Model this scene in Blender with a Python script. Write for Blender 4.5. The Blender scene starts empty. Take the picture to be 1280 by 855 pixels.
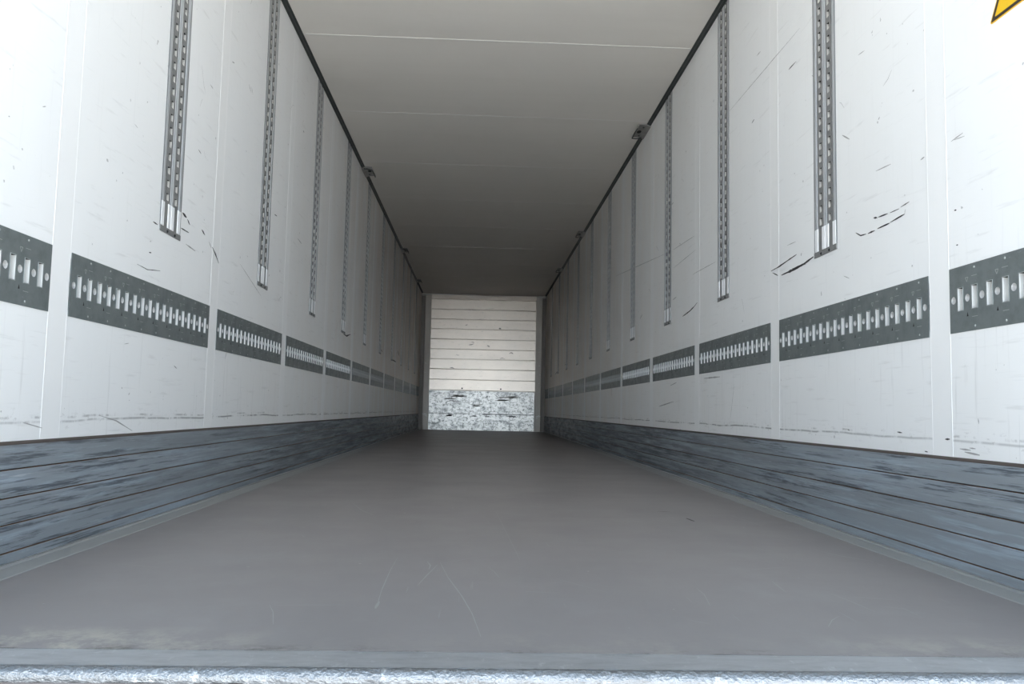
import bpy, math, random
from mathutils import Matrix, Vector, Euler

sc = bpy.context.scene
COL = sc.collection

# ------------------------------------------------------------------ camera, world, exposure
W, H, D = 1.24, 2.70, 16.40          # half width, ceiling height, far wall
Y0 = 1.45                            # rear opening (floor edge)
CAMX, CAMZ, PITCH, YAW, ROLL, FPX = -0.0778, 0.4123, 0.0824, 0.0396, 0.0210, 1033.4

cam_d = bpy.data.cameras.new('camera')
cam_d.sensor_width = 36.0
cam_d.lens = FPX / 1280 * 36.0
cam_d.clip_start = 0.02
cam = bpy.data.objects.new('camera', cam_d)
COL.objects.link(cam)
fwd = Vector((math.sin(YAW) * math.cos(PITCH), math.cos(YAW) * math.cos(PITCH), math.sin(PITCH)))
rgt = Vector((math.cos(YAW), -math.sin(YAW), 0))
upv = rgt.cross(fwd)
c, s = math.cos(ROLL), math.sin(ROLL)
r2 = rgt * c + upv * s
u2 = upv * c - rgt * s
M = Matrix(((r2.x, u2.x, -fwd.x, CAMX), (r2.y, u2.y, -fwd.y, 0), (r2.z, u2.z, -fwd.z, CAMZ), (0, 0, 0, 1)))
cam.matrix_world = M
sc.camera = cam

sc.view_settings.view_transform = 'Standard'
sc.view_settings.look = 'None'
sc.view_settings.gamma = 1.0
sc.view_settings.use_curve_mapping = False
sc.view_settings.exposure = 0.95
sc.cycles.max_bounces = 16
sc.cycles.diffuse_bounces = 12
sc.cycles.glossy_bounces = 6
sc.cycles.sample_clamp_indirect = 6.0
sc.cycles.use_denoising = True

wd = bpy.data.worlds.new('sky')
sc.world = wd
wd.use_nodes = True
nt = wd.node_tree
nt.nodes.clear()
out = nt.nodes.new('ShaderNodeOutputWorld')
bg = nt.nodes.new('ShaderNodeBackground')
tc = nt.nodes.new('ShaderNodeTexCoord')
sp = nt.nodes.new('ShaderNodeSeparateXYZ')
rp = nt.nodes.new('ShaderNodeValToRGB')
rp.color_ramp.elements[0].position = 0.0
rp.color_ramp.elements[0].color = (0.78, 0.89, 1.0, 1)
rp.color_ramp.elements[1].position = 0.7
rp.color_ramp.elements[1].color = (0.52, 0.74, 1.0, 1)
nt.links.new(tc.outputs['Generated'], sp.inputs[0])
nt.links.new(sp.outputs['Z'], rp.inputs[0])
nt.links.new(rp.outputs[0], bg.inputs[0])
mr = nt.nodes.new('ShaderNodeMapRange')          # an overcast-bright sky: strongest towards the horizon
mr.inputs[1].default_value = 0.0; mr.inputs[2].default_value = 0.6
mr.inputs[3].default_value = 1.3; mr.inputs[4].default_value = 0.70
nt.links.new(sp.outputs['Z'], mr.inputs[0])
dp = nt.nodes.new('ShaderNodeVectorMath'); dp.operation = 'DOT_PRODUCT'     # broad hazy glow low in the sky behind the camera
dp.inputs[1].default_value = Vector((0.0, -1.0, 0.10)).normalized()
nt.links.new(tc.outputs['Generated'], dp.inputs[0])
gl = nt.nodes.new('ShaderNodeMapRange'); gl.interpolation_type = 'SMOOTHSTEP'
gl.inputs[1].default_value = 0.90; gl.inputs[2].default_value = 1.0; gl.inputs[3].default_value = 0.0; gl.inputs[4].default_value = 6.0
nt.links.new(dp.outputs['Value'], gl.inputs[0])
sm_ = nt.nodes.new('ShaderNodeMath'); sm_.operation = 'ADD'
nt.links.new(mr.outputs[0], sm_.inputs[0]); nt.links.new(gl.outputs[0], sm_.inputs[1]); nt.links.new(sm_.outputs[0], bg.inputs[1])
nt.links.new(bg.outputs[0], out.inputs[0])

sun_d = bpy.data.lights.new('sun', 'SUN')
sun_d.energy = 15.0
sun_d.angle = math.radians(1.0)
sun_d.color = (1.0, 0.985, 0.96)
sun = bpy.data.objects.new('sun', sun_d)
COL.objects.link(sun)
sun.rotation_euler = Vector((0.60, 0.22, 0.78)).to_track_quat('Z', 'Y').to_euler()

# ------------------------------------------------------------------ materials
def mat(name, col, rough=0.5, metal=0.0, spec=0.5):
    m = bpy.data.materials.new(name)
    m.use_nodes = True
    b = m.node_tree.nodes['Principled BSDF']
    b.inputs['Base Color'].default_value = (*col, 1)
    b.inputs['Roughness'].default_value = rough
    b.inputs['Metallic'].default_value = metal
    b.inputs['Specular IOR Level'].default_value = spec
    return m

class NB:
    """node building for one material, in object coordinates"""
    def __init__(s, m):
        s.m = m; s.t = m.node_tree; s.b = s.t.nodes['Principled BSDF']
        s.tc = s.t.nodes.new('ShaderNodeTexCoord')
        s.col = None
    def n(s, k): return s.t.nodes.new(k)
    def l(s, a, b): s.t.links.new(a, b)
    def noise(s, scale, detail=4, rough=0.6, rot=(0, 0, 0), loc=(0, 0, 0)):
        mp = s.n('ShaderNodeMapping'); mp.inputs['Scale'].default_value = scale
        mp.inputs['Rotation'].default_value = rot; mp.inputs['Location'].default_value = loc
        s.l(s.tc.outputs['Object'], mp.inputs[0])
        t = s.n('ShaderNodeTexNoise'); t.inputs['Scale'].default_value = 1
        t.inputs['Detail'].default_value = detail; t.inputs['Roughness'].default_value = rough
        s.l(mp.outputs[0], t.inputs[0])
        return t.outputs['Fac']
    def ramp(s, v, a, b, ca=0.0, cb=1.0):
        r = s.n('ShaderNodeMapRange'); r.inputs[1].default_value = a; r.inputs[2].default_value = b
        r.inputs[3].default_value = ca; r.inputs[4].default_value = cb
        s.l(v, r.inputs[0]); return r.outputs[0]
    def mul(s, a, b, op='MULTIPLY'):
        r = s.n('ShaderNodeMath'); r.operation = op
        for i, x in enumerate((a, b)):
            if isinstance(x, (int, float)): r.inputs[i].default_value = x
            else: s.l(x, r.inputs[i])
        return r.outputs[0]
    def axis(s, i):
        q = s.n('ShaderNodeSeparateXYZ'); s.l(s.tc.outputs['Object'], q.inputs[0]); return q.outputs[i]
    def band(s, v, a, b, soft):
        return s.mul(s.ramp(v, a - soft, a + soft), s.ramp(v, b - soft, b + soft, 1.0, 0.0))
    def mix(s, fac, col):
        r = s.n('ShaderNodeMix'); r.data_type = 'RGBA'
        base = s.col
        if base is None: r.inputs[6].default_value = s.b.inputs['Base Color'].default_value
        else: s.l(base, r.inputs[6])
        r.inputs[7].default_value = (*col, 1)
        s.l(fac, r.inputs[0]); s.col = r.outputs[2]
        s.l(s.col, s.b.inputs['Base Color'])
    def rough(s, v): s.l(v, s.b.inputs['Roughness'])
    def bump(s, v, strength, dist=0.002):
        r = s.n('ShaderNodeBump'); r.inputs['Strength'].default_value = strength; r.inputs['Distance'].default_value = dist
        s.l(v, r.inputs['Height']); s.l(r.outputs[0], s.b.inputs['Normal'])

PI = math.pi
def wall_material():
    m = mat('white_wall_paint', (0.855, 0.857, 0.85), 0.42, 0, 0.4)
    k = NB(m)
    k.mix(k.ramp(k.noise((1, 1.5, 1.0), 5), 0.45, 0.75, 0, 0.35), (0.79, 0.78, 0.755))
    # rubbed streaks: diagonal, and upright in the lower third
    k.mix(k.ramp(k.noise((1, 5, 55), 3, 0.6, (0.75, 0, 0)), 0.62, 0.74, 0, 0.22), (0.45, 0.44, 0.42))
    low = k.ramp(k.axis(2), 0.55, 0.95, 1, 0.25)
    k.mix(k.mul(k.ramp(k.noise((1, 60, 3), 3), 0.60, 0.74, 0, 0.26), low), (0.42, 0.41, 0.40))
    k.mix(k.mul(k.ramp(k.noise((1, 3, 70), 3), 0.63, 0.76, 0, 0.22), low), (0.40, 0.39, 0.38))
    # specks
    k.mix(k.ramp(k.noise((9, 30, 30), 2), 0.735, 0.76, 0, 0.6), (0.25, 0.24, 0.23))
    # worn line left by pallets just above the scuff rail
    z = k.axis(2)
    wob = k.mul(z, k.mul(k.mul(k.noise((1, 1.6, 0.2), 3), 0.5, 'SUBTRACT'), 0.03), 'ADD')
    ln = k.mul(k.band(wob, 0.3535, 0.3585, 0.0025), k.ramp(k.noise((1, 4.5, 3), 9, 0.78), 0.42, 0.52, 0, 0.9))
    ln = k.mul(ln, k.ramp(k.axis(1), 2.3, 4.0, 0.45, 1))
    k.mix(ln, (0.06, 0.06, 0.06))
    ln = k.mul(k.band(wob, 0.366, 0.370, 0.003), k.ramp(k.noise((1, 6, 4), 9, 0.75, loc=(0, 7, 0)), 0.52, 0.60, 0, 0.7))
    k.mix(ln, (0.12, 0.115, 0.11))
    sm = k.mul(k.band(wob, 0.340, 0.385, 0.015), k.ramp(k.noise((1, 26, 60), 6, 0.75), 0.58, 0.66, 0, 0.40))
    k.mix(sm, (0.30, 0.28, 0.26))
    # warm bounced light painted into the colour, stronger towards the front bulkhead
    k.mix(k.mul(k.ramp(k.axis(1), 4, 14, 0, 0.9), k.ramp(k.noise((1, 6, 2), 5), 0.22, 0.65)), (0.77, 0.66, 0.55))
    k.bump(k.noise((1, 3, 3), 3), 0.15, 0.004)
    return m

def ceiling_material():
    m = mat('cream_ceiling_sheet', (0.83, 0.79, 0.73), 0.5, 0, 0.35)
    k = NB(m)
    k.mix(k.ramp(k.noise((0.8, 9, 1), 4), 0.45, 0.75, 0, 0.25), (0.77, 0.73, 0.665))
    k.mix(k.ramp(k.noise((2, 2, 1), 5), 0.55, 0.75, 0, 0.25), (0.73, 0.69, 0.63))
    return m

def floor_material():
    m = mat('brown_grey_floor_board', (0.245, 0.222, 0.213), 0.42, 0, 0.5)
    k = NB(m)
    k.mix(k.ramp(k.noise((1.2, 4, 1), 5), 0.4, 0.7, 0, 0.15), (0.275, 0.25, 0.238))
    k.mix(k.ramp(k.noise((3, 0.5, 1), 5), 0.5, 0.75, 0, 0.4), (0.20, 0.182, 0.176))
    k.mix(k.ramp(k.noise((2.2, 1.6, 1), 6, 0.65), 0.55, 0.75, 0, 0.45), (0.30, 0.285, 0.28))
    k.mix(k.ramp(k.noise((90, 3, 1), 2, 0.5, (0, 0, 0.2)), 0.72, 0.76, 0, 0.35), (0.34, 0.33, 0.32))
    k.mix(k.ramp(k.noise((4, 90, 1), 2, 0.5, (0, 0, -0.35)), 0.73, 0.77, 0, 0.25), (0.34, 0.33, 0.32))
    k.mix(k.ramp(k.noise((30, 30, 1), 2), 0.76, 0.78, 0, 0.8), (0.45, 0.43, 0.40))
    # tan dirt trodden in along the edge
    e = k.mul(k.ramp(k.axis(1), 1.50, 1.60, 1, 0), k.ramp(k.noise((9, 8, 1), 8, 0.75), 0.46, 0.60, 0, 0.85))
    e = k.mul(e, k.ramp(k.noise((1.25, 0.3, 1), 2, 0.5, loc=(0.25, 0, 0)), 0.45, 0.62, 0.12, 1))
    k.mix(e, (0.45, 0.41, 0.34))
    k.mix(k.mul(k.ramp(k.axis(1), 1.455, 1.49, 1, 0), k.ramp(k.noise((10, 12, 1), 7, 0.75), 0.54, 0.64, 0, 0.8)), (0.09, 0.08, 0.068))
    k.rough(k.ramp(k.noise((2, 2, 1), 5), 0.3, 0.7, 0.40, 0.50))
    k.bump(k.noise((160, 160, 1), 2), 0.12, 0.001)
    return m

def rail_paint():
    m = mat('blue_grey_rail_paint', (0.24, 0.265, 0.285), 0.46, 0, 0.5)
    k = NB(m)
    k.mix(k.ramp(k.noise((1, 0.8, 12), 4, 0.6), 0.40, 0.65, 0, 0.7), (0.30, 0.34, 0.375))
    k.mix(k.ramp(k.noise((1, 1.6, 42), 7, 0.7, loc=(0, 3, 1)), 0.53, 0.63, 0, 0.6), (0.36, 0.43, 0.50))
    cl = k.ramp(k.noise((1, 0.7, 8), 3, 0.5, loc=(0, 9, 4)), 0.44, 0.58)
    k.mix(k.mul(cl, k.ramp(k.noise((1, 2.6, 85), 8, 0.72, loc=(0, 2, 7)), 0.52, 0.59, 0, 0.85)), (0.055, 0.065, 0.08))
    k.mix(k.ramp(k.noise((1, 1.5, 60), 8, 0.72, loc=(0, 6, 2)), 0.60, 0.65, 0, 0.7), (0.085, 0.095, 0.11))
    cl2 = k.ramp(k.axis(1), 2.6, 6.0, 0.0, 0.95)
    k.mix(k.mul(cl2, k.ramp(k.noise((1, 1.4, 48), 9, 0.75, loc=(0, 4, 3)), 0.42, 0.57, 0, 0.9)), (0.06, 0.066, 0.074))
    k.mix(k.ramp(k.noise((1, 4, 150), 4, 0.7, loc=(0, 5, 2)), 0.64, 0.70, 0, 0.6), (0.46, 0.50, 0.54))
    # worn to bare metal close to the bulkhead
    k.mix(k.mul(k.ramp(k.axis(1), 9.5, 11.5), k.ramp(k.noise((1, 3, 18), 6, 0.7, loc=(0, 1, 1)), 0.44, 0.58, 0, 0.85)), (0.44, 0.45, 0.46))
    k.rough(k.ramp(k.noise((1, 2, 20), 4), 0.3, 0.7, 0.40, 0.6))
    k.bump(k.noise((1, 6, 60), 4), 0.2, 0.002)
    return m

def steel(name, col, rough, metal, var=0.3, dark=(0.05, 0.055, 0.055), sc_=(20, 20, 20)):
    m = mat(name, col, rough, metal)
    k = NB(m)
    k.mix(k.ramp(k.noise(sc_, 6, 0.7), 0.45, 0.7, 0, var), dark)
    k.mix(k.ramp(k.noise((3, 40, 90), 3, 0.6, (0.6, 0, 0)), 0.68, 0.74, 0, 0.4), tuple(min(1, x * 2.2) for x in col))
    k.rough(k.ramp(k.noise((14, 14, 14), 4), 0.3, 0.7, rough * 0.8, min(1, rough * 1.25)))
    return m

def bulkhead_material(name, base, dirty):
    m = mat(name, base, 0.36, 0.8)
    k = NB(m)
    k.mix(k.ramp(k.noise((2.5, 1, 6), 6, 0.7), 0.45, 0.75, 0, 0.35), tuple(x * 0.7 for x in base))
    if dirty:
        k.mix(k.ramp(k.noise((15, 3, 19), 9, 0.85), 0.50, 0.57, 0, 0.9), (0.05, 0.055, 0.05))
        k.mix(k.ramp(k.noise((3.5, 3, 9), 9, 0.8, loc=(4, 0, 2)), 0.50, 0.60, 0, 0.75), (0.13, 0.133, 0.13))
        zz = k.axis(2)
        k.mix(k.mul(k.band(zz, 0.315, 0.335, 0.008), k.ramp(k.noise((5, 1, 8), 5), 0.4, 0.55, 0, 0.8)), (0.04, 0.04, 0.04))
        k.mix(k.mul(k.band(zz, 0.10, 0.15, 0.02), k.ramp(k.noise((6, 1, 12), 6), 0.5, 0.62, 0, 0.9)), (0.08, 0.085, 0.08))
    else:
        k.mix(k.ramp(k.noise((12, 3, 34), 8, 0.8), 0.58, 0.66, 0, 0.7), (0.18, 0.165, 0.15))
        k.mix(k.ramp(k.noise((1.1, 1, 1.2), 3, loc=(3, 0, 1)), 0.5, 0.7, 0, 0.3), (0.55, 0.50, 0.44))
    k.bump(k.noise((5, 5, 9), 4), 0.25, 0.006)
    return m

def galv_material(name, base, rough, bumpy):
    m = mat(name, base, rough, 0.8)
    k = NB(m)
    k.mix(k.ramp(k.noise((12, 40, 40), 6, 0.7), 0.45, 0.7, 0, 0.5), tuple(x * 0.6 for x in base))
    k.mix(k.ramp(k.noise((40, 20, 20), 3, 0.7), 0.6, 0.72, 0, 0.4), (0.75, 0.77, 0.78))
    if bumpy: k.bump(k.noise((120, 160, 160), 3), 0.9, 0.005)
    else: k.bump(k.noise((30, 60, 60), 3), 0.25, 0.003)
    return m

M_WALL = wall_material()
M_CEIL = ceiling_material()
M_FLOOR = floor_material()
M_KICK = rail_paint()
M_STRIP = mat('white_joint_strip', (0.86, 0.857, 0.845), 0.4, 0, 0.45)
M_BEAD = mat('glossy_white_bead', (0.86, 0.855, 0.84), 0.3, 0, 0.5)
M_RUST = mat('rusty_groove', (0.28, 0.165, 0.10), 0.8)
M_DARKRUST = mat('dark_rusty_seal', (0.075, 0.058, 0.05), 0.7)
M_PLATE = steel('galvanised_plate', (0.21, 0.235, 0.235), 0.42, 0.45, 0.5, (0.12, 0.135, 0.135))
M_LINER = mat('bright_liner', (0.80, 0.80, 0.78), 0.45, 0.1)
M_DULL = mat('dull_grey_liner', (0.30, 0.30, 0.285), 0.6, 0.1)
M_DULL2 = mat('dark_warm_grey', (0.24, 0.215, 0.19), 0.6)
M_CUP = mat('grey_cup', (0.60, 0.60, 0.59), 0.45, 0.2)
M_STAMP = mat('raised_stamp', (0.42, 0.44, 0.43), 0.4, 0.4)
M_HOLE = mat('dark_hole', (0.012, 0.012, 0.012), 0.8)
M_CHAN = steel('grey_slotted_channel', (0.27, 0.27, 0.265), 0.45, 0.35, 0.35, (0.20, 0.20, 0.195), (30, 30, 8))
M_RIB = mat('bright_aluminium_rib', (0.90, 0.905, 0.91), 0.38, 0.05)
M_RIB2 = mat('grey_aluminium_rib', (0.46, 0.47, 0.48), 0.42, 0.2)
M_FLANGE = mat('grey_flange', (0.22, 0.225, 0.23), 0.5, 0.3)
M_SLOT = mat('pale_slot_wall', (0.50, 0.485, 0.455), 0.5, 0.0)
M_COVE = steel('dark_edge_rail', (0.055, 0.06, 0.058), 0.5, 0.2, 0.4, (0.03, 0.032, 0.032), (3, 3, 3))
M_COVE2 = mat('dark_edge_rail_ridge', (0.085, 0.09, 0.088), 0.45, 0.2)
M_BRK = steel('dull_bracket_steel', (0.36, 0.35, 0.335), 0.45, 0.5, 0.4, (0.2, 0.19, 0.18), (25, 25, 25))
M_EDGE = mat('pale_grey_edge_strip', (0.30, 0.30, 0.29), 0.5)
M_POST = steel('grey_post_paint', (0.56, 0.51, 0.45), 0.5, 0.1, 0.3, (0.42, 0.385, 0.34), (6, 6, 3))
M_BULK = bulkhead_material('bare_ribbed_aluminium', (0.62, 0.54, 0.46), False)
M_SCUFFP = bulkhead_material('scratched_kick_plate', (0.57, 0.545, 0.505), True)
M_SILL = galv_material('galvanised_sill', (0.50, 0.51, 0.525), 0.5, False)
M_NOSE = galv_material('crinkled_galvanised_nosing', (0.25, 0.26, 0.27), 0.38, True)
M_BEAM = steel('rusty_beam', (0.10, 0.095, 0.10), 0.6, 0.3, 0.6, (0.08, 0.045, 0.025), (8, 20, 20))
M_SCUFF = mat('black_rubber_scuff', (0.035, 0.035, 0.035), 0.7)
M_FAINT = mat('grey_scratch', (0.36, 0.355, 0.345), 0.6)
M_FSCR = mat('pale_floor_scratch', (0.36, 0.35, 0.34), 0.6)
M_FDRK = mat('dark_floor_mark', (0.075, 0.07, 0.066), 0.6)
M_BSTAIN = mat('brown_black_stain', (0.13, 0.115, 0.10), 0.7)
M_YEL = mat('yellow_sticker', (0.80, 0.48, 0.01), 0.4)
k = NB(M_YEL); k.mix(k.ramp(k.noise((1, 40, 30), 6, 0.7), 0.55, 0.72, 0, 0.5), (0.50, 0.27, 0.01))
M_BLK = mat('black_print', (0.03, 0.02, 0.018), 0.45)
M_GROUND = mat('yard_concrete', (0.50, 0.50, 0.49), 0.85)
k = NB(M_GROUND); k.mix(k.ramp(k.noise((0.6, 0.6, 0.6), 6), 0.4, 0.7, 0, 0.5), (0.40, 0.40, 0.39))

# ------------------------------------------------------------------ mesh helpers
class MB:
    def __init__(s): s.v = []; s.f = []; s.m = []
    def add(s, vs, fs, mi=0):
        o = len(s.v); s.v += [tuple(v) for v in vs]
        for f in fs: s.f.append(tuple(o + i for i in f)); s.m.append(mi)
    def quad(s, a, b, c, d, mi=0): s.add((a, b, c, d), ((0, 1, 2, 3),), mi)
    def box(s, x0, x1, y0, y1, z0, z1, mi=0):
        s.add([(x, y, z) for x in (x0, x1) for y in (y0, y1) for z in (z0, z1)],
              ((0, 1, 3, 2), (4, 6, 7, 5), (0, 4, 5, 1), (2, 3, 7, 6), (0, 2, 6, 4), (1, 5, 7, 3)), mi)
    def bbox(s, x0, x1, y0, y1, z0, z1, b, mi=0):
        """a box whose +x face is chamfered by b"""
        vs = [(x0, y0, z0), (x0, y1, z0), (x0, y1, z1), (x0, y0, z1)]
        vs += [(x1 - b, y0, z0), (x1 - b, y1, z0), (x1 - b, y1, z1), (x1 - b, y0, z1)]
        vs += [(x1, y0 + b, z0 + b), (x1, y1 - b, z0 + b), (x1, y1 - b, z1 - b), (x1, y0 + b, z1 - b)]
        fs = [(3, 2, 1, 0), (8, 9, 10, 11)]
        for i in range(4):
            j = (i + 1) % 4
            fs += [(i, j, 4 + j, 4 + i), (4 + i, 4 + j, 8 + j, 8 + i)]
        s.add(vs, fs, mi)
    def extrude(s, prof, y0, y1, mats=None, caps=True):
        """closed (x,z) profile run along y; mats: material index of each profile edge"""
        n = len(prof)
        vs = [(x, y0, z) for x, z in prof] + [(x, y1, z) for x, z in prof]
        for i in range(n):
            j = (i + 1) % n
            s.add([vs[i], vs[j], vs[n + j], vs[n + i]], ((0, 1, 2, 3),), mats[i] if mats else 0)
        if caps:
            s.add(vs[:n], (tuple(range(n)),), 0); s.add(vs[n:], (tuple(reversed(range(n))),), 0)
    def tube(s, pts, r, n=8, mi=0):
        pts = [Vector(p) for p in pts]; rings = []
        for i, p in enumerate(pts):
            d = (pts[min(i + 1, len(pts) - 1)] - pts[max(i - 1, 0)]).normalized()
            a = d.orthogonal().normalized() if i == 0 else (rings[-1][1] - d * rings[-1][1].dot(d)).normalized()
            b = d.cross(a)
            rings.append(([p + (a * math.cos(t) + b * math.sin(t)) * r for t in [2 * PI * q / n for q in range(n)]], a))
        vs = [v for rg, _ in rings for v in rg]
        fs = [(i * n + q, i * n + (q + 1) % n, (i + 1) * n + (q + 1) % n, (i + 1) * n + q) for i in range(len(pts) - 1) for q in range(n)]
        fs += [tuple(reversed(range(n))), tuple((len(pts) - 1) * n + q for q in range(n))]
        s.add(vs, fs, mi)
    def dome(s, c, axis_x, r, h, n=8, mi=0):
        """low dome on a plane facing +x"""
        x, y, z = c
        ring = [(x, y + r * math.cos(2 * PI * q / n), z + r * math.sin(2 * PI * q / n)) for q in range(n)]
        r2_ = [(x + h, y + .6 * r * math.cos(2 * PI * q / n), z + .6 * r * math.sin(2 * PI * q / n)) for q in range(n)]
        s.add(ring + r2_, [(q, (q + 1) % n, n + (q + 1) % n, n + q) for q in range(n)] + [tuple(range(n, 2 * n))], mi)
    def mesh(s, name, mats, smooth=False, fix=False):
        me = bpy.data.meshes.new(name); me.from_pydata(s.v, [], s.f)
        for m in mats: me.materials.append(m)
        me.polygons.foreach_set('material_index', s.m)
        if smooth: me.polygons.foreach_set('use_smooth', [True] * len(s.f))
        if fix:
            import bmesh
            bm = bmesh.new(); bm.from_mesh(me); bmesh.ops.remove_doubles(bm, verts=bm.verts, dist=1e-5)
            bmesh.ops.recalc_face_normals(bm, faces=bm.faces); bm.to_mesh(me); bm.free()
        me.update(); return me
    def obj(s, name, mats, parent=None, **kw):
        return link(name, s.mesh(name, mats, **kw), parent)

def link(name, me, parent=None):
    o = bpy.data.objects.new(name, me); COL.objects.link(o)
    if parent: o.parent = parent
    return o
def tag(o, label, cat, group=None, kind=None):
    o['label'] = label; o['category'] = cat
    if group: o['group'] = group
    if kind: o['kind'] = kind
    return o
def empty(name, loc, rz=0.0):
    o = bpy.data.objects.new(name, None); COL.objects.link(o); o.empty_display_size = 0.1
    o.location = loc; o.rotation_euler = (0, 0, rz); return o
def copy_tree(o, parent=None):
    c = o.copy(); COL.objects.link(c)
    c.parent = parent
    for ch in list(o.children): copy_tree(ch, c)
    return c
ORD = ['first', 'second', 'third', 'fourth', 'fifth', 'sixth', 'seventh', 'eighth', 'ninth', 'tenth', 'eleventh', 'twelfth']

PITCHY = 1.3176
GAP = {-1: 2.313, 1: 2.305}
GW = 0.107
PZ0, PZ1 = 0.6508, 0.8321
TZ0, TZ1, TW = 1.034, 2.684, .206
TRACK_Y, TRACK_P = {-1: 3.086, 1: 3.076}, 1.3245

# ------------------------------------------------------------------ strokes on walls and floor
def stroke(mb, pts, widths, place, mi):
    """flat ribbon through 2-D points; place(a,b) -> 3-D point on the surface"""
    # resample
    P = []
    for i in range(len(pts) - 1):
        (a0, b0), (a1, b1) = pts[i], pts[i + 1]
        n = max(2, int(math.hypot(a1 - a0, b1 - b0) / 0.02))
        for q in range(n): P.append((a0 + (a1 - a0) * q / n, b0 + (b1 - b0) * q / n))
    P.append(pts[-1]); N = len(P)
    L, R = [], []
    for i, (a, b) in enumerate(P):
        a0, b0 = P[max(i - 1, 0)]; a1, b1 = P[min(i + 1, N - 1)]
        d = math.hypot(a1 - a0, b1 - b0) or 1
        t = i / (N - 1)
        w = widths * (0.25 + 0.75 * math.sin(PI * min(1, max(0.04, t * 0.92 + 0.04)))) * random.uniform(0.6, 1.1) / 2
        na, nb = -(b1 - b0) / d * w, (a1 - a0) / d * w
        L.append(place(a + na, b + nb)); R.append(place(a - na, b - nb))
    for i in range(N - 1): mb.quad(L[i], L[i + 1], R[i + 1], R[i], mi)

# pixel strokes turned into wall coordinates (y, z): black = rubber scuffs, grey = faint scratches
def ray(px, py):
    u = (px - 640) / FPX; v = -(py - 427.5) / FPX
    return r2 * u + u2 * v + fwd
def on_wall(px, py, side):
    d = ray(px, py); t = (side * W - CAMX) / d.x
    return (t * d.y, CAMZ + t * d.z)
def on_floor(px, py):
    d = ray(px, py); t = (0 - CAMZ) / d.z
    return (CAMX + t * d.x, t * d.y)

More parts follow.
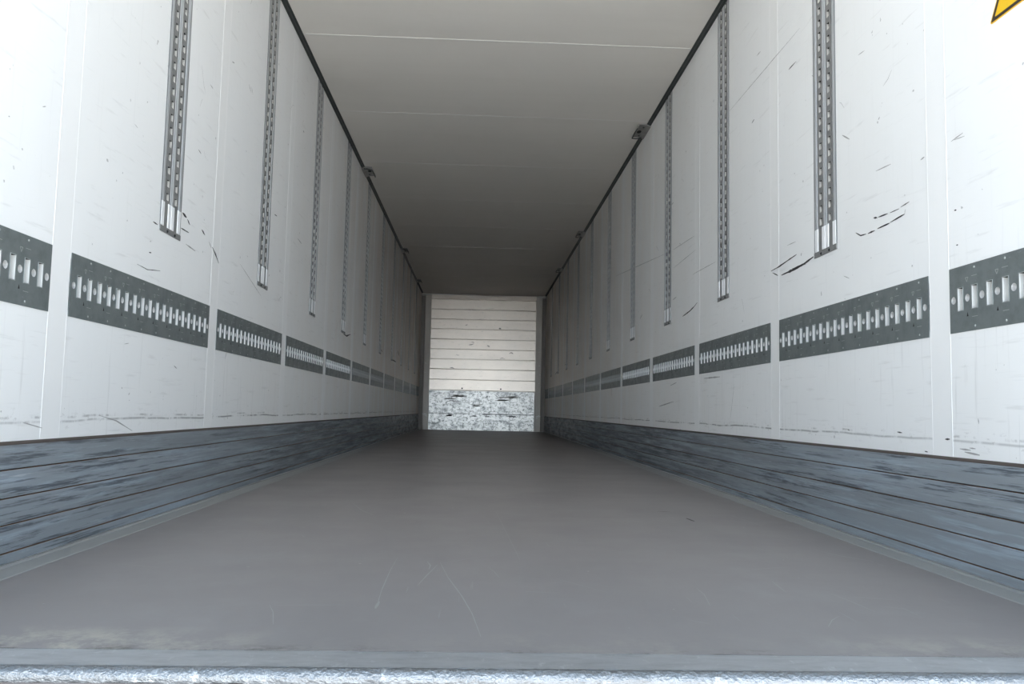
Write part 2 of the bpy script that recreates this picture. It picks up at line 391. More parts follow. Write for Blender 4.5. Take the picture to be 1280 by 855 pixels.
SCUFFS = {
    -1: [  # pixel path, width in pixels, darkness
        ([(191, 277), (197, 281)], 2, 0), ([(228, 266), (233, 272)], 4, 0), ([(234, 274), (237, 281)], 3, 0),
        ([(226, 285), (236, 291)], 1.8, 0), ([(252, 287), (256, 294)], 3, 0), ([(261, 302), (264, 310)], 2, 1),
        ([(265, 309), (269, 318), (273, 329)], 3, 0), ([(232, 305), (244, 314)], 2, 1),
        ([(171, 330), (184, 337), (200, 338.5)], 1, 0), ([(186, 315.5), (189, 316)], 2, 0),
        ([(155, 430), (161, 429)], 1.2, 1), ([(53, 133.5), (57, 133)], 2, 1), ([(10, 145), (12, 146)], 2, 1),
        ([(263, 106), (266, 111)], 1.5, 1), ([(248, 187), (251, 192)], 1.8, 0), ([(290, 77), (293, 79)], 1.5, 1),
        ([(311, 105), (314, 116)], 1.3, 1), ([(123, 519), (145, 526), (165, 538.5)], 1.6, 1),
        ([(429, 417), (433, 420), (438, 418)], 2, 0), ([(343, 268), (346, 270)], 2, 0), ([(372, 298), (377, 305)], 1.2, 1),
        ([(217, 457), (221, 461)], 1.5, 1), ([(28, 528), (52, 535)], 1.5, 1),
        ([(316, 118), (314, 108)], 1.2, 1), ([(379, 163), (380, 166)], 1.5, 0), ([(168, 155), (172, 160)], 1, 1),
        ([(284, 437), (281, 449)], 1, 1), ([(312, 441), (313, 453)], 1, 1), ([(300, 330), (326, 370)], 0.8, 1), ([(489, 449), (495, 452.5)], 1.5, 0), ([(497, 438), (499, 445)], 1.5, 0), ([(476, 437), (478, 440)], 1.2, 0), ([(518, 419), (518, 428)], 1.2, 1),
    ],
    1: [
        ([(1092, 272.5), (1097, 272)], 2.5, 0), ([(1098, 271.5), (1110, 267)], 2.2, 0), ([(1113, 266), (1124, 261)], 1.8, 0), ([(1126, 259), (1137, 252)], 1.6, 0),
        ([(1070, 291), (1076, 294.5), (1083, 292.5)], 2.6, 0), ([(1085, 292), (1094, 288)], 2.2, 0), ([(1097, 286), (1112, 279)], 2.6, 0), ([(1113, 278), (1131, 267.5)], 2.2, 0), ([(1131, 267), (1132, 261)], 1, 1),
        ([(964, 339), (973, 334), (985, 325.5), (996, 318)], 2.2, 0), ([(966, 341), (973, 344.5)], 2, 0),
        ([(977, 344), (990, 338), (1005, 330), (1017, 321)], 4.2, 0), ([(984, 307), (995, 302)], 1, 1),
        ([(853.5, 395.5), (862.5, 388.7), (868, 383), (872, 378)], 2, 0),
        ([(1193, 263), (1196, 262.5)], 2.4, 0), ([(1195.5, 306.5), (1198, 306)], 2, 0),
        ([(1104, 108), (1110, 99), (1115, 87)], 1.2, 1), ([(1053, 169), (1062, 174)], 2.2, 1), ([(1073, 69), (1081, 63)], 1.2, 1),
        ([(1095, 214), (1114, 205)], 1.4, 1), ([(986, 87), (995, 77)], 1.8, 0), ([(940, 154), (943, 149)], 2, 0),
        ([(912, 139), (950, 94), (1000, 35)], 1.0, 1), ([(1189, 177), (1204, 166)], 2, 1), ([(1193, 175), (1206, 170)], 1.6, 1),
        ([(1151, 200), (1156, 196)], 2.2, 1), ([(1098, 150), (1100, 146)], 2, 1), ([(946, 70), (951, 64)], 1.2, 1),
        ([(838, 258), (842, 253)], 1.2, 1), ([(770, 345), (830, 318)], 0.9, 1), ([(842, 312), (868, 295)], 0.9, 1), ([(842, 335), (870, 312)], 0.8, 1),
        ([(866, 343), (895, 327)], 0.8, 1), ([(880, 473), (900, 471)], 2, 1), ([(846, 478), (838, 482)], 1, 1), ([(824, 508), (842, 502)], 1.5, 1),
        ([(1122, 540), (1128, 541)], 2.4, 0), ([(1182, 549), (1188, 549)], 2.4, 0), ([(1156, 564), (1160, 565)], 2, 0),
        ([(1060, 537), (1062, 538)], 2, 0), ([(918, 480), (913, 525)], 0.8, 1), ([(1200, 561), (1214, 563)], 2.5, 1), ([(1206, 565), (1225, 569)], 3, 1), ([(1212, 560), (1220, 561)], 2, 1),
        ([(764, 478), (765, 497)], 1, 1), ([(1223, 523), (1224, 530)], 2, 1), ([(1008, 330), (990, 336)], 1, 0),
        ([(1055, 345), (1062, 348)], 1.2, 1), ([(803, 393), (800, 399)], 1, 1), ([(694, 468), (699, 462)], 1.3, 0), ([(688, 462), (690, 470)], 1, 1), ([(706, 456), (710, 455)], 1.3, 0), ([(736, 447), (739, 446.5)], 1.3, 0), ([(841, 375), (846, 371)], 1, 1),
    ],
}

# ------------------------------------------------------------------ the box: walls, floor, ceiling
random.seed(5)
for side, nm in ((-1, 'left'), (1, 'right')):
    mb = MB()
    T = 0.09
    seg = [Y0]
    tr = [TRACK_Y[side] + TRACK_P * q for q in range(10)]
    for y in tr: seg += [y - .098, y + .098]
    seg.append(D)
    prof = [(W, 0), (W, PZ0 + .018), (W + .024, PZ0 + .018), (W + .024, PZ1 - .018), (W, PZ1 - .018), (W, H + .06), (W + T, H + .06), (W + T, -0.05), (W, -0.05)]
    pt = prof[:5] + [(W, TZ0 + .004), (W + .013, TZ0 + .004), (W + .013, H + .06)] + prof[6:]
    for q in range(len(seg) - 1):
        pr = pt if q % 2 else prof
        mb.extrude([(side * x, z) for x, z in pr], seg[q], seg[q + 1], None, False)
        if q % 2:
            for y in (seg[q], seg[q + 1]):
                mb.quad((side * W, y, TZ0 + .004), (side * (W + .013), y, TZ0 + .004), (side * (W + .013), y, H + .06), (side * W, y, H + .06))
    for y in (Y0, D): mb.add([(side * x, y, z) for x, z in prof], (tuple(range(len(prof))),))
    mb.box(*sorted((side * W, side * (W + .024))), Y0, 1.4965, PZ0 + .018, PZ1 - .018)
    def place(y, z, side=side):
        n = round((y - GAP[side]) / PITCHY)
        e = 0.0014 if abs(y - GAP[side] - n * PITCHY) < 0.06 else 0.0008
        return (side * (W - e), y, z)
    for path, wpx, dk in SCUFFS[side]:
        q = [on_wall(px, py, side) for px, py in path]
        dist = q[len(q) // 2][0]
        stroke(mb, q, wpx * dist / FPX * 1.05, place, 1 + dk)
    for i in range(22):                                     # small handling scratches, spread at random
        y = 2.9 + 8 * random.random() ** 1.5; z = random.uniform(0.9, 2.4); a = random.uniform(0.3, 1.3) * (1 if random.random() < .8 else -1)
        ln = random.uniform(0.02, 0.10)
        stroke(mb, [(y, z), (y + ln * math.cos(a) * .6, z + ln * math.sin(a)), (y + ln * math.cos(a), z + ln * math.sin(a) * 1.3)], random.uniform(.0015, .003), place, 2)
    o = mb.obj('wall_' + nm, [M_WALL, M_SCUFF, M_FAINT])
    tag(o, f'scuffed white side wall along the {nm} of the cargo box', 'wall', kind='structure')

mb = MB(); mb.box(-W - .09, W + .09, D, D + .09, -.05, H + .06)
tag(mb.obj('wall_back', [M_WALL]), 'front end wall of the cargo box behind the ribbed bulkhead', 'wall', kind='structure')

mb = MB(); mb.box(-W, W, Y0, D, H, H + .06)
for i in range(-2, 9):
    y = 4.975 + 1.32 * i
    hb = .0018 if i == 0 else .0008
    mb.extrude([(-1.205, H), (-1.205, H - hb), (1.205, H - hb), (1.205, H)], y - .003, y + .003, [1] * 4, True)
tag(mb.obj('ceiling', [M_CEIL, M_BEAD]), 'smooth cream ceiling of the cargo box', 'ceiling', kind='structure')

mb = MB(); mb.box(-W, W, Y0, D, -.05, 0)
fl = lambda a, b: (a, b, 0.0006)
FS = [([(550, 703), (560, 722), (577, 745), (590, 767), (601, 796)], 1.2, 1), ([(547, 706), (533, 720), (522, 732)], 1.2, 1), ([(534, 702), (538, 707), (536, 712)], 1.6, 1),
      ([(497, 697), (488, 713), (477, 738), (470, 761)], 1.0, 1), ([(474, 752), (469, 761)], 3.5, 1),
      ([(441, 629), (452, 638), (469, 645)], 1.2, 1), ([(1020, 688), (1050, 695), (1092, 702)], 1.4, 1), ([(1096, 705), (1108, 708)], 1.2, 1),
      ([(822, 639.5), (838, 640)], 2, 2), ([(858, 648), (868, 652)], 3, 2), ([(870, 735), (880, 743), (888, 758)], 0.9, 1),
      ([(965, 727), (983, 741)], 0.9, 1), ([(900, 640), (960, 660)], 0.6, 1), ([(300, 700), (360, 690)], 0.6, 1), ([(700, 725), (760, 741)], 0.7, 1),
      ([(860, 775), (890, 781)], 0.8, 1), ([(620, 640), (650, 700)], 0.5, 1)]
for path, wpx, mi in FS:
    q = [on_floor(px, py) for px, py in path]
    dist = q[len(q) // 2][1]
    stroke(mb, q, wpx * dist / FPX * 1.4, fl, mi)
for i in range(60):
    x = random.uniform(-1.0, 1.0); y = random.uniform(1.6, 8); a = random.uniform(0, PI); ln = random.uniform(.03, .2)
    stroke(mb, [(x, y), (x + ln * math.cos(a) * .5, y + ln * math.sin(a) * .6), (x + ln * math.cos(a), y + ln * math.sin(a))], .0018, fl, 1)
tag(mb.obj('floor', [M_FLOOR, M_FSCR, M_FDRK]), 'long brown-grey boarded floor with fine scratches', 'floor', kind='structure')

for side, nm in ((-1, 'left'), (1, 'right')):
    mb = MB(); mb.extrude([(side * x, z) for x, z in ((1.157, 0), (1.160, .0012), (1.222, .0016), (1.231, .006), (1.231, 0))], Y0, D)
    tag(mb.obj('trim_1' if side < 0 else 'trim_2', [M_EDGE]), f'pale grey strip along the {nm} edge of the floor', 'floor trim', kind='structure')

# white joint strips between wall panels
ti = 3
for side, nm in ((-1, 'left'), (1, 'right')):
    for n in range(0, 11):
        y = GAP[side] + n * PITCHY
        mb = MB()
        a, b = y - .050, y + .050
        x = lambda d: side * (W - d)
        prof = [(a - .0025, 0), (a - .0008, .0009), (a + .0008, .0009), (a + .0025, .0004), (b - .0025, .0004), (b - .0008, .0009), (b + .0008, .0009), (b + .0025, 0)]
        mats = [1, 1, 1, 0, 1, 1, 1, 0]
        N = len(prof)
        for i in range(N):
            j = (i + 1) % N
            (p, d), (p2, d2) = prof[i], prof[j]
            mb.quad((x(d), p, .309), (x(d2), p2, .309), (x(d2), p2, 2.684), (x(d), p, 2.684), mats[i])
        mb.add([(x(d), p, .309) for p, d in prof], (tuple(range(N)),)); mb.add([(x(d), p, 2.684) for p, d in prof], (tuple(reversed(range(N))),))
        tag(mb.obj(f'trim_{ti}', [M_STRIP, M_BEAD]), f'upright white joint strip on the {nm} wall, {ORD[n]} from the open rear', 'wall trim', kind='structure')
        ti += 1

# outside: the yard, and the frame round the opening
mb = MB(); mb.quad((-60, -60, -1.15), (60, -60, -1.15), (60, 60, -1.15), (-60, 60, -1.15))
tag(mb.obj('ground', [M_GROUND]), 'concrete yard behind the trailer', 'ground', kind='structure')
for side, nm in ((-1, 'left'), (1, 'right')):
    mb = MB(); mb.box(*sorted((side * 1.245, side * 1.35)), 1.37, 1.45, -.12, 2.80)
    tag(mb.obj(f'trim_{ti}', [M_POST]), f'steel {nm} upright of the rear door frame', 'door frame', kind='structure'); ti += 1
mb = MB(); mb.box(-1.245, 1.245, 1.37, 1.45, 2.705, 2.80)
tag(mb.obj(f'trim_{ti}', [M_POST]), 'steel header of the rear door frame above the opening', 'door frame', kind='structure'); ti += 1

# ------------------------------------------------------------------ scuff rails
for side, nm in ((-1, 'left'), (1, 'right')):
    zs = [0.035, 0.104, 0.170, 0.240]
    xf, xg = W - .009, W - .0015
    prof = [(W, .0095), (xf, .0095)]; mats = [0, 0]
    for z in zs:
        prof += [(xf, z - .0018), (xg + .003, z - .0009), (xg + .003, z + .0009), (xf, z + .0018)]
        mats += [1, 1, 1, 0]
    prof += [(xf, .300), (W, .300)]; mats += [0, 0]
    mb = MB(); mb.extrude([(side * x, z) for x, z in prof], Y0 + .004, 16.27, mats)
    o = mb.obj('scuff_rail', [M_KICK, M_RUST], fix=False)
    cp = MB(); cp.extrude([(side * x, z) for x, z in ((W, .300), (xf + .0005, .300), (xf + .0015, .304), (W - .002, .309), (W, .309))], Y0 + .004, 16.27)
    cp.obj('cap_seal', [M_DARKRUST], o)['label'] = 'dark rusty sealing strip'
    tag(o, f'scratched blue-grey grooved scuff rail along the foot of the {nm} wall', 'scuff rail', 'scuff rails at the foot of the walls')

# ------------------------------------------------------------------ dark rails between wall and ceiling
for side, nm in ((-1, 'left'), (1, 'right')):
    mb = MB()
    prof = [(W, 2.685), (1.235, 2.685), (1.226, 2.689), (1.225, 2.687), (1.221, 2.689), (1.2215, 2.6915), (1.209, 2.697), (1.209, H), (W, H)]
    mb.extrude([(side * x, z) for x, z in prof], Y0, 16.30, [0, 0, 1, 1, 1, 0, 0, 0, 0])
    tag(mb.obj('ceiling_edge_rail', [M_COVE, M_COVE2]), f'dark rail running along the joint of ceiling and {nm} wall', 'edge rail', 'dark rails along the ceiling edges')

# ------------------------------------------------------------------ slotted lashing plates
PL = PITCHY - GW - .003
PH = PZ1 - PZ0
NS = 18
MARG = .019
SP = (PL - 2 * MARG) / NS
SW, SH, HR = .024, .031, .0105
TP = .0022     # plate thickness: front at x = TP in plate coordinates (wall surface x = 0)
def plate_meshes(NS, PL):
    mb = MB()
    y0, y1, z0, z1 = -PL / 2, PL / 2, -PH / 2, PH / 2
    cols = []                         # (ya, yb, kind)
    y = y0
    hs = .0125
    slots, holes = [], []
    for i in range(NS + 1):
        yc = y0 + MARG + i * SP
        holes.append(yc)
        cols.append((y, yc - hs, 'p')); cols.append((yc - hs, yc + hs, 'h')); y = yc + hs
        if i < NS:
            ys = yc + SP / 2; slots.append(ys)
            cols.append((y, ys - SW / 2, 'p')); cols.append((ys - SW / 2, ys + SW / 2, 's')); y = ys + SW / 2
    cols.append((y, y1, 'p'))
    for a, b, kd in cols:
        if kd == 'p': mb.quad((TP, a, z0), (TP, b, z0), (TP, b, z1), (TP, a, z1))
        else:
            h = SH if kd == 's' else hs
            mb.quad((TP, a, z0), (TP, b, z0), (TP, b, -h), (TP, a, -h)); mb.quad((TP, a, h), (TP, b, h), (TP, b, z1), (TP, a, z1))
        if kd == 'h':
            yc = (a + b) / 2; n = 16; sq, ci = [], []
            for q in range(n):
                t = 2 * PI * q / n; cx_, cz_ = math.cos(t), math.sin(t); f = hs / max(abs(cx_), abs(cz_))
                sq.append((TP, yc + cx_ * f, cz_ * f)); ci.append((TP, yc + cx_ * HR, cz_ * HR))
            mb.add(sq + ci, [(q, (q + 1) % n, n + (q + 1) % n, n + q) for q in range(n)])
    # rim of the sheet
    for p, q in (((y0, z0), (y1, z0)), ((y1, z0), (y1, z1)), ((y1, z1), (y0, z1)), ((y0, z1), (y0, z0))):
        mb.quad((0, *p), (0, *q), (TP, *q), (TP, *p))
    # stamped triangles and rivets
    for i in range(1, NS, 2):
        yc = holes[i]
        e = TP + .0007
        zt = .0495
        t1, t2, t3 = (yc - .0065, zt + .006), (yc + .0065, zt + .006), (yc, zt - .006)
        for (p, q) in ((t1, t2), (t2, t3), (t3, t1)):
            d = Vector((q[0] - p[0], q[1] - p[1])).normalized(); nn = Vector((-d.y, d.x)) * .0011
            mb.quad((e, p[0] - nn.x, p[1] - nn.y), (e, q[0] - nn.x, q[1] - nn.y), (e, q[0] + nn.x, q[1] + nn.y), (e, p[0] + nn.x, p[1] + nn.y), 1)
        zb = -.0445
        mb.add([(TP + .0004, yc - .004, zb - .006), (TP + .0004, yc + .004, zb - .006), (TP + .0004, yc, zb + .006)], ((0, 1, 2),), 2)
        for z in (-.079, .079): mb.dome((TP, yc + SP * .5, z), 0, .0036, .0012, 8, 1)
        mb.quad((TP + .0003, yc + .02, -.054), (TP + .0003, yc + .045, -.054), (TP + .0003, yc + .045, -.0525), (TP + .0003, yc + .02, -.0525), 1)
        mb.quad((TP + .0003, yc + .02, .056), (TP + .0003, yc + .045, .056), (TP + .0003, yc + .045, .0575), (TP + .0003, yc + .02, .0575), 1)
    sl = MB(); dp = -.017; a, b, h = -SW / 2, SW / 2, SH
    c_ = [(a, -h), (b, -h), (b, h), (a, h)]
    for i in range(4):
        p, q = c_[i], c_[(i + 1) % 4]
        sl.quad((TP, *p), (TP, *q), (dp, *q), (dp, *p), 0 if i % 2 else 2)
    sl.quad((dp, a, -h), (dp, b, -h), (dp, b, h), (dp, a, h), 1)
    e = TP + .0009; w_ = .0018
    o_ = [(a - w_, -h - w_), (b + w_, -h - w_), (b + w_, h + w_), (a - w_, h + w_)]
    for i in range(4):                      # pressed lip round the slot
        j = (i + 1) % 4
        sl.quad((e, *c_[i]), (e, *c_[j]), (e, *o_[j]), (e, *o_[i]), 1)
        sl.quad((TP, *o_[i]), (TP, *o_[j]), (e, *o_[j]), (e, *o_[i]), 1)
    hc = MB(); n = 16; dp2 = -.011
    A = [(TP, HR * math.cos(2 * PI * q / n), HR * math.sin(2 * PI * q / n)) for q in range(n)]
    B = [(dp2 + .003, HR * .95 * y_, HR * .95 * z_) for y_, z_ in [(math.cos(2 * PI * q / n), math.sin(2 * PI * q / n)) for q in range(n)]]
    C_ = [(dp2, HR * .6 * y_, HR * .6 * z_) for y_, z_ in [(math.cos(2 * PI * q / n), math.sin(2 * PI * q / n)) for q in range(n)]]
    hc.add(A + B + C_, [(q, (q + 1) % n, n + (q + 1) % n, n + q) for q in range(n)] + [(n + q, n + (q + 1) % n, 2 * n + (q + 1) % n, 2 * n + q) for q in range(n)] + [tuple(range(2 * n, 3 * n))])
    return mb, sl, hc, slots, holes
pm, slm, hcm, SLOTS, HOLES = plate_meshes(NS, PL)
NE = 11; PE = 2 * MARG + NE * SP                 # the end plates at the rear opening are shorter
pe, _a, _b, SLOTS_E, HOLES_E = plate_meshes(NE, PE)
plate_me = pm.mesh('lashing_plate', [M_PLATE, M_STAMP, M_HOLE])
plate_end_me = pe.mesh('lashing_plate', [M_PLATE, M_STAMP, M_HOLE])
slot_me = slm.mesh('slot_liner', [M_LINER, M_STAMP, M_HOLE])
hole_me = hcm.mesh('round_hole_cup', [M_CUP])
slot_dull = slm.mesh('slot_liner', [M_DULL, M_DULL, M_HOLE])
hole_dull = hcm.mesh('round_hole_cup', [M_DULL])
proto = None
PLATE_LOOK = {(-1, 0): 'cut off by the frame at its near end', (1, 0): 'cut off by the frame at its near end'}
for side, nm in ((-1, 'left'), (1, 'right')):
    for k in range(0, 11):
        yc = GAP[side] + (k - .5) * PITCHY
        z = (PZ0 + PZ1) / 2
        if k == 0 or proto is None:
            o = link('lashing_plate', plate_me if k else plate_end_me)
            for y in (SLOTS if k else SLOTS_E):
                c_ = link('slot_liner', slot_me, o); c_.location = (0, y, 0)
            for y in (HOLES if k else HOLES_E):
                c_ = link('round_hole_cup', hole_me, o); c_.location = (0, y, 0)
            if k: proto = o
            else: yc = GAP[side] - GW / 2 - .0015 - PE / 2
        else:
            o = copy_tree(proto)
        if k >= 5:                              # the plates deep inside get dull grey liners
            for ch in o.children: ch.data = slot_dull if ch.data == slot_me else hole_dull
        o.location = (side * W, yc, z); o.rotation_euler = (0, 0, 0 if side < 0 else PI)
        where = 'nearest the open rear' if k == 0 else ('last before the front bulkhead' if k == 10 else f'{ORD[k]} from the open rear')
        tag(o, f'dark grey slotted steel plate set in the {nm} wall, {where}', 'wall plate', 'slotted steel plates set in the side walls')

# short last plates in the front corners: cut from the same sheet
for side, nm in ((-1, 'left'), (1, 'right')):
    ya = GAP[side] + 10 * PITCHY + GW / 2 + .002; yb = 16.27
    o = empty('lashing_plate', (side * W, (ya + yb) / 2, (PZ0 + PZ1) / 2), 0 if side < 0 else PI)
    h = (yb - ya) / 2
    nseg = int((2 * h - .05) / SP)
    mb = MB()
    mb.box(.0002, TP, -h, h, -PH / 2, PH / 2)
    mb.obj('sheet', [M_PLATE], o)
    for i in range(nseg):
        y = (i - (nseg - 1) / 2) * SP
        s_ = MB(); s_.bbox(TP, TP + .002, y - SW / 2, y + SW / 2, -SH, SH, .0015); s_.obj('slot_liner', [M_DULL], o)
    tag(o, f'short slotted plate in the far {nm} corner beside the front bulkhead', 'wall plate', 'slotted steel plates set in the side walls')

# ------------------------------------------------------------------ vertical double tracks
def make_track():
    o = empty('shoring_track', (0, 0, 0))
    L = TZ1 - TZ0
    hw = TW / 2
    fb = MB(); fb.box(-.012, -.0095, -.0965, .0965, .006, L)
    for yy in (-hw, hw - .0085): fb.bbox(0, .0016, yy, yy + .0085, .02, L, .0005)
    fb.obj('backing_flange', [M_FLANGE], o)
    # two channels with a row of punched slots
    for sgn in (-1, 1):
        yc = sgn * .041; ch = .0245; x1 = .0008; xb = -.0075; zlo = .020
        mb = MB()
        z = zlo
        sw, sh, p = .0105, .0130, .050
        zz = [.135 + i * p for i in range(31)]
        for zc in zz:
            mb.quad((x1, yc - ch, z), (x1, yc + ch, z), (x1, yc + ch, zc - sh), (x1, yc - ch, zc - sh))
            mb.quad((x1, yc - ch, zc - sh), (x1, yc - sw, zc - sh), (x1, yc - sw, zc + sh), (x1, yc - ch, zc + sh))
            mb.quad((x1, yc + sw, zc - sh), (x1, yc + ch, zc - sh), (x1, yc + ch, zc + sh), (x1, yc + sw, zc + sh))
            cc = [(yc - sw, zc - sh), (yc + sw, zc - sh), (yc + sw, zc + sh), (yc - sw, zc + sh)]
            for i in range(4):
                a, b = cc[i], cc[(i + 1) % 4]
                mb.quad((x1, *a), (x1, *b), (xb, *b), (xb, *a), 2 if i == 2 else 1)
            mb.quad((xb, yc - sw, zc - sh), (xb, yc + sw, zc - sh), (xb, yc + sw, zc + sh * .35), (xb, yc - sw, zc + sh * .35), 1)
            mb.quad((xb, yc - sw, zc + sh * .35), (xb, yc + sw, zc + sh * .35), (xb, yc + sw, zc + sh), (xb, yc - sw, zc + sh), 2)  # slot top and upper back are painted dark as the slot's shadow
            z = zc + sh
        mb.quad((x1, yc - ch, z), (x1, yc + ch, z), (x1, yc + ch, L), (x1, yc - ch, L))
        for yy in (yc - ch, yc + ch): mb.quad((-.0095, yy, zlo), (x1, yy, zlo), (x1, yy, L), (-.0095, yy, L))
        mb.quad((-.0095, yc - ch, zlo), (-.0095, yc + ch, zlo), (x1, yc + ch, zlo), (x1, yc - ch, zlo))
        mb.obj('slotted_channel', [M_CHAN, M_SLOT, M_HOLE], o)
    for yc, w in ((-.0845, .0095), (-.0085, .0060), (.0085, .0060), (.0845, .0095)):
        mb = MB(); mb.bbox(-.0095, .0022, yc - w, yc + w, .112, L, .0008); mb.obj('rib', [M_RIB2], o)
    for yc, w in ((-.081, .0150), (-.0165, .0145), (.0165, .0145), (.081, .0150)):
        mb = MB(); mb.bbox(-.0095, .0030, yc - w, yc + w, .022, .112, .002); mb.obj('end_block', [M_RIB], o)
    ec = MB(); ec.bbox(0, .004, -hw, hw, 0, .0215, .0015); e = ec.obj('end_cap', [M_CHAN], o)
    for yc in (-.035, .04):
        s_ = MB(); s_.dome((.004, yc, .008), 0, .006, .003, 8); s_.obj('screw', [M_HOLE], e)
    return o
tproto = None
for side, nm in ((-1, 'left'), (1, 'right')):
    for k in range(10):
        yc = TRACK_Y[side] + TRACK_P * k
        o = make_track() if tproto is None else copy_tree(tproto)
        tproto = tproto or o
        if k >= 5:                              # grey guide blocks deep inside
            for ch in o.children:
                if ch.name.startswith('end_block'):
                    ch.material_slots[0].link = 'OBJECT'; ch.material_slots[0].material = M_RIB2
        o.location = (side * W, yc, TZ0); o.rotation_euler = (0, 0, 0 if side < 0 else PI)
        extra = {(-1, 0): 'upright slotted double track on the left wall nearest the rear, small scuffs by its foot',
                 (1, 0): 'upright slotted double track on the right wall nearest the rear, above a thick black scuff',
                 (-1, 9): 'upright slotted double track on the left wall, last before the front corner',
                 (1, 9): 'upright slotted double track on the right wall, last before the front corner'}
        tag(o, extra.get((side, k), f'upright slotted double track on the {nm} wall, {ORD[k]} from the open rear'), 'track', 'upright tracks on the side walls')

# ------------------------------------------------------------------ hook brackets under the ceiling
def make_bracket():
    """built for the right wall, origin at the ceiling edge"""
    o = empty('ceiling_bracket', (0, 0, 0))
    L = .15
    mb = MB()
    # plate: from the wall over the dark rail and on to the ceiling, then a down-turned lip
    prof = [(-.002, -.024), (-.002, -.0215), (-.033, -.0065), (-.090, -.0045), (-.094, -.020), (-.098, -.020), (-.096, -.0005), (-.034, -.0025), (0, -.0195)]
    pr2 = [(-.0, -.026), (-.036, -.0085), (-.090, -.0065), (-.095, -.0235), (-.099, -.0235), (-.096, -.001), (-.033, -.001), (0, -.017)]
    mb.extrude(pr2, -L, L)
    mb.obj('bracket_plate', [M_BRK], o)
    h = MB(); n = 14
    pts = [(-.060 + .018 * math.cos(2 * PI * q / n), .02 + .035 * math.sin(2 * PI * q / n), -.0082) for q in range(n)]
    h.add(pts, (tuple(range(n)),)); h.add([(x, y, z + .001) for x, y, z in pts], (tuple(reversed(range(n))),))
    for q in range(n):
        j = (q + 1) % n; a, b = pts[q], pts[j]
        h.quad(a, b, (b[0], b[1], b[2] + .001), (a[0], a[1], a[2] + .001))
    h.obj('hook_hole', [M_HOLE], o)
    t = MB(); t.tube([(-.020, L - .02, -.018), (-.060, L - .005, -.024), (-.096, L - .02, -.027), (-.102, 0, -.029), (-.098, -L + .04, -.027)], .0042, 8)
    t.obj('wire_loop', [M_COVE], o)
    for y in (-.09, .11):
        s_ = MB(); s_.tube([(-.045, y, -.0075), (-.045, y, -.0125)], .007, 8); s_.obj('bolt', [M_COVE], o)
    return o
bproto = None
BR = {-1: (7.92, 11.90, 14.75), 1: (6.50, 10.45, 13.2)}
for side, nm in ((-1, 'left'), (1, 'right')):
    for k, y in enumerate(BR[side]):
        o = make_bracket() if bproto is None else copy_tree(bproto)
        bproto = bproto or o
        o.location = (side * W, y, H); o.rotation_euler = (0, 0, 0 if side > 0 else PI)
        tag(o, f'small steel hook bracket over the {nm} ceiling edge, ' + ('nearest the open rear', 'second from the open rear', 'closest to the front bulkhead')[k], 'bracket', 'hook brackets along the ceiling edges')

# ------------------------------------------------------------------ front bulkhead
bk = empty('bulkhead', (0, 16.30, 0))
mb = MB()
bz = [2.668, 2.575, 2.379, 2.183, 1.985, 1.788, 1.590, 1.392, 1.195, .990, .778]
g = .011
prof = []                                     # (y offset, z): ribs with grooves between them
for i in range(len(bz) - 1):
    a, b = bz[i], bz[i + 1]
    w_ = .003 + .004 * (i % 3 == 0)
    prof += [(.012, a), (.0, a - .006), (-.002, (a + b) / 2), (-.004, b + .006 + w_), (.012, b + w_)]
prof.append((.012, bz[-1]))
xl, xr = -1.040, 1.040
for i in range(len(prof) - 1):
    (ya, za), (yb, zb) = prof[i], prof[i + 1]
    mb.quad((xl, ya, za), (xl, yb, zb), (xr, yb, zb), (xr, ya, za))
n = len(prof)
mb.quad((xl, .06, bz[0]), (xr, .06, bz[0]), (xr, .06, bz[-1]), (xl, .06, bz[-1]))
for x in (xl, xr): mb.add([(x, y, z) for y, z in prof] + [(x, .06, bz[-1]), (x, .06, bz[0])], (tuple(range(n + 2)),))
mb.quad((xl, .012, bz[0]), (xr, .012, bz[0]), (xr, .06, bz[0]), (xl, .06, bz[0])); mb.quad((xl, .012, bz[-1]), (xr, .012, bz[-1]), (xr, .06, bz[-1]), (xl, .06, bz[-1]))
def rp(a, b): return (a, -.0052, b)
random.seed(11)
for (px, py, w, hh) in ((589, 431, .10, .05), (591, 428, .07, .03), (610.6, 434, .05, .07), (565, 459, .09, .05), (625, 411, .05, .06), (590, 387.5, .32, .018), (612, 386, .2, .014), (639, 441, .08, .05), (628, 448, .10, .03), (600, 399, .16, .014), (572, 444, .06, .03), (583, 406, .05, .03)):
    d = ray(px, py); t = 16.295 / d.y; x, z = CAMX + t * d.x, CAMZ + t * d.z
    stroke(mb, [(x - w / 2, z + random.uniform(-.5, .5) * hh), (x, z + random.uniform(-.3, .3) * hh), (x + w / 2, z + random.uniform(-.5, .5) * hh)], hh * .45, rp, 1)
mb.obj('ribbed_panel', [M_BULK, M_BSTAIN], bk)
mb = MB(); mb.box(xl, xr - .01, -.004, .06, .004, .772)
def bp(a, b): return (a, -.0050, b)
random.seed(9)
for (x, z, w, hh) in ((-.62, .30, .12, .05), (-.14, .30, .10, .05), (.10, .31, .10, .06), (.60, .28, .16, .05), (-.62, .60, .2, .07), (.40, .62, .22, .07), (-.1, .50, .15, .05), (.62, .68, .2, .05), (-.45, .66, .25, .06)):
    for q in range(4):
        dz = random.uniform(-hh / 2, hh / 2); dx = random.uniform(-.04, .04)
        stroke(mb, [(x - w / 2 + dx, z + dz), (x + dx, z + dz + random.uniform(-.01, .01)), (x + w / 2 + dx, z + dz)], hh * .34, bp, 1 if z < .45 else 2)
mb.obj('scratched_foot_plate', [M_SCUFFP, M_SCUFF, M_BSTAIN], bk)['label'] = 'bare scratched metal foot plate'
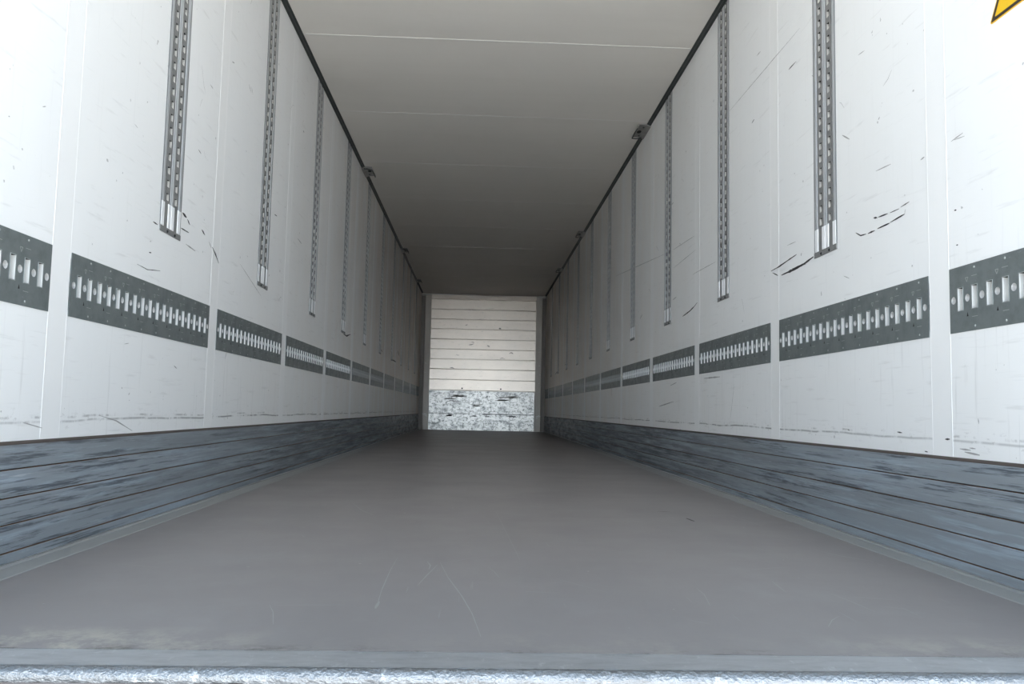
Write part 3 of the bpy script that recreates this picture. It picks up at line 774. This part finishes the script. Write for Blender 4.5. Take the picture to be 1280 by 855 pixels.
for x in (-.395, .365):
    s_ = MB(); s_.tube([(x, .0, .822), (x, -.012, .822)], .016, 10); s_.obj('bolt', [M_HOLE], bk)
tag(bk, 'ribbed bare metal bulkhead closing the far end of the cargo box', 'bulkhead')

for side, nm in ((-1, 'left'), (1, 'right')):
    mb = MB()
    prof = [(1.043, 16.30), (1.150, 16.285), (1.158, 16.30), (1.165, 16.345), (1.239, 16.345), (1.239, 16.38), (1.043, 16.38)]
    vs0 = [(side * x, y, .003) for x, y in prof]; vs1 = [(side * x, y, 2.655) for x, y in prof]; n = len(prof)
    mt = [0, 0, 1, 1, 0, 0, 0]
    for i in range(n):
        j = (i + 1) % n; mb.quad(vs0[i], vs0[j], vs1[j], vs1[i], 0)
    mb.add(vs0, (tuple(range(n)),)); mb.add(vs1, (tuple(range(n)),))
    o = mb.obj('corner_post', [M_POST])
    dk = MB(); dk.bbox(0, .012, -.036, .036, 0, 2.64, .003)  # dark strip added to give the recess beside the post its shade
    dk.v = [(side * 1.201 + y, 16.344 - x, z + .004) for x, y, z in dk.v]
    dk.obj('recess_shade_strip', [M_DULL2], o)['label'] = 'dark strip painted as the shaded recess against the wall'
    t = MB(); t.box(*sorted((side * 1.043, side * 1.237)), 16.27, 16.36, 2.657, 2.668); t.obj('top_flange', [M_BRK], o)
    cl = MB()
    for (x, z, r_) in ((1.10, .305, .028), (1.14, .30, .022), (1.085, .27, .02), (1.115, .95, .012), (1.13, 1.12, .014), (1.12, 1.30, .016), (1.125, .78, .010)):
        cl.add([(side * (x + r_ * 1.4 * math.cos(q * PI / 3)), 16.2875 - (x - 1.1) * .1 - .002, z + r_ * .6 * math.sin(q * PI / 3 + x)) for q in range(6)], (tuple(range(6)),))
    cl.obj('worn_patch', [M_LINER], o)['label'] = 'patches worn to bright metal'
    tag(o, f'grey folded metal post in the far {nm} corner beside the bulkhead', 'corner post', 'posts either side of the bulkhead')

# ------------------------------------------------------------------ warning sticker
def tri_pts(inset, x):
    # equilateral, lower far corner at (y=2.040, z=1.443); side 0.20 m
    S = .20; cy, cz = 2.040 - S / 2, 1.443 + S * math.sqrt(3) / 6
    R = S / math.sqrt(3) - 2 * inset
    out = []
    for a in (90, 210, 330):
        t = math.radians(a); cr = .006 if inset < .002 else .003
        for dd in (-40, 0, 40):
            tt = math.radians(a + dd)
            cyy, czz = (R - 2 * cr) * math.cos(t), (R - 2 * cr) * math.sin(t)
            out.append((x, cy + cyy + cr * math.cos(tt), cz + czz + cr * math.sin(tt)))
    return out
st = MB()
a, b = tri_pts(0, W - .0003), tri_pts(0, W - .0012)
n = len(a)
st.add(a + b, [(q, (q + 1) % n, n + (q + 1) % n, n + q) for q in range(n)] + [tuple(range(n)), tuple(reversed(range(n, 2 * n)))])
sticker = st.obj('warning_sticker', [M_YEL])
b1, b2 = tri_pts(.0035, W - .0016), tri_pts(.0125, W - .0016)
fr = MB(); fr.add(b1 + b2, [(q, (q + 1) % n, n + (q + 1) % n, n + q) for q in range(n)])
fr.obj('black_border', [M_BLK], sticker)
tag(sticker, 'yellow triangular warning sticker with black border high on the right wall', 'sticker')

# ------------------------------------------------------------------ rear sill
sl = empty('rear_sill', (0, 1.40, 0))
mb = MB()
def xrun(prof, x0, x1, m=0, target=None):
    """(y,z) profile run along x"""
    n = len(prof); A = [(x0, y, z) for y, z in prof]; B = [(x1, y, z) for y, z in prof]
    target.add(A + B, [(i, (i + 1) % n, n + (i + 1) % n, n + i) for i in range(n)] + [tuple(range(n)), tuple(reversed(range(n, 2 * n)))], m)
xrun([(.046, -.02), (.046, .0), (-.038, .0), (-.038, -.02)], -W, W, 0, mb)
mb.obj('sill_plate', [M_SILL], sl)
nz = MB(); prof = []
for q in range(15):
    t = PI * (0.98 - 1.25 * q / 14)
    prof.append((-.0525 - .0135 * math.cos(t), -.0105 + .0135 * math.sin(t)))
prof = [(-.0525 + .0135 * math.cos(PI * (-.02 + 1.25 * q / 14)), -.0105 + .0135 * math.sin(PI * (-.02 + 1.25 * q / 14))) for q in range(15)]
NX = 320
random.seed(3)
rows = []
for i in range(NX + 1):
    x = -W + 2 * W * i / NX
    j = [random.uniform(-.0009, .0009) for _ in prof]
    rows.append([(x, y + j[q], z + j[q]) for q, (y, z) in enumerate(prof)])
vs = [v for r_ in rows for v in r_]; n = len(prof)
nz.add(vs, [(i * n + q, i * n + q + 1, (i + 1) * n + q + 1, (i + 1) * n + q) for i in range(NX) for q in range(n - 1)])
nz.obj('nosing', [M_NOSE], sl, smooth=True)['label'] = 'crinkled shiny rolled edge'
bm_ = MB(); xrun([(.045, -.022), (-.0545, -.022), (-.0545, -.14), (.045, -.14)], -W, W, 0, bm_)
bm_.obj('rear_beam', [M_BEAM], sl)['label'] = 'dark rusty beam face'
gp = MB(); gp.box(-W, W, .0465, .0495, -.02, -.003); gp.obj('dirty_gap', [M_DARKRUST], sl)
tag(sl, 'galvanised steel sill across the rear edge of the floor', 'sill')
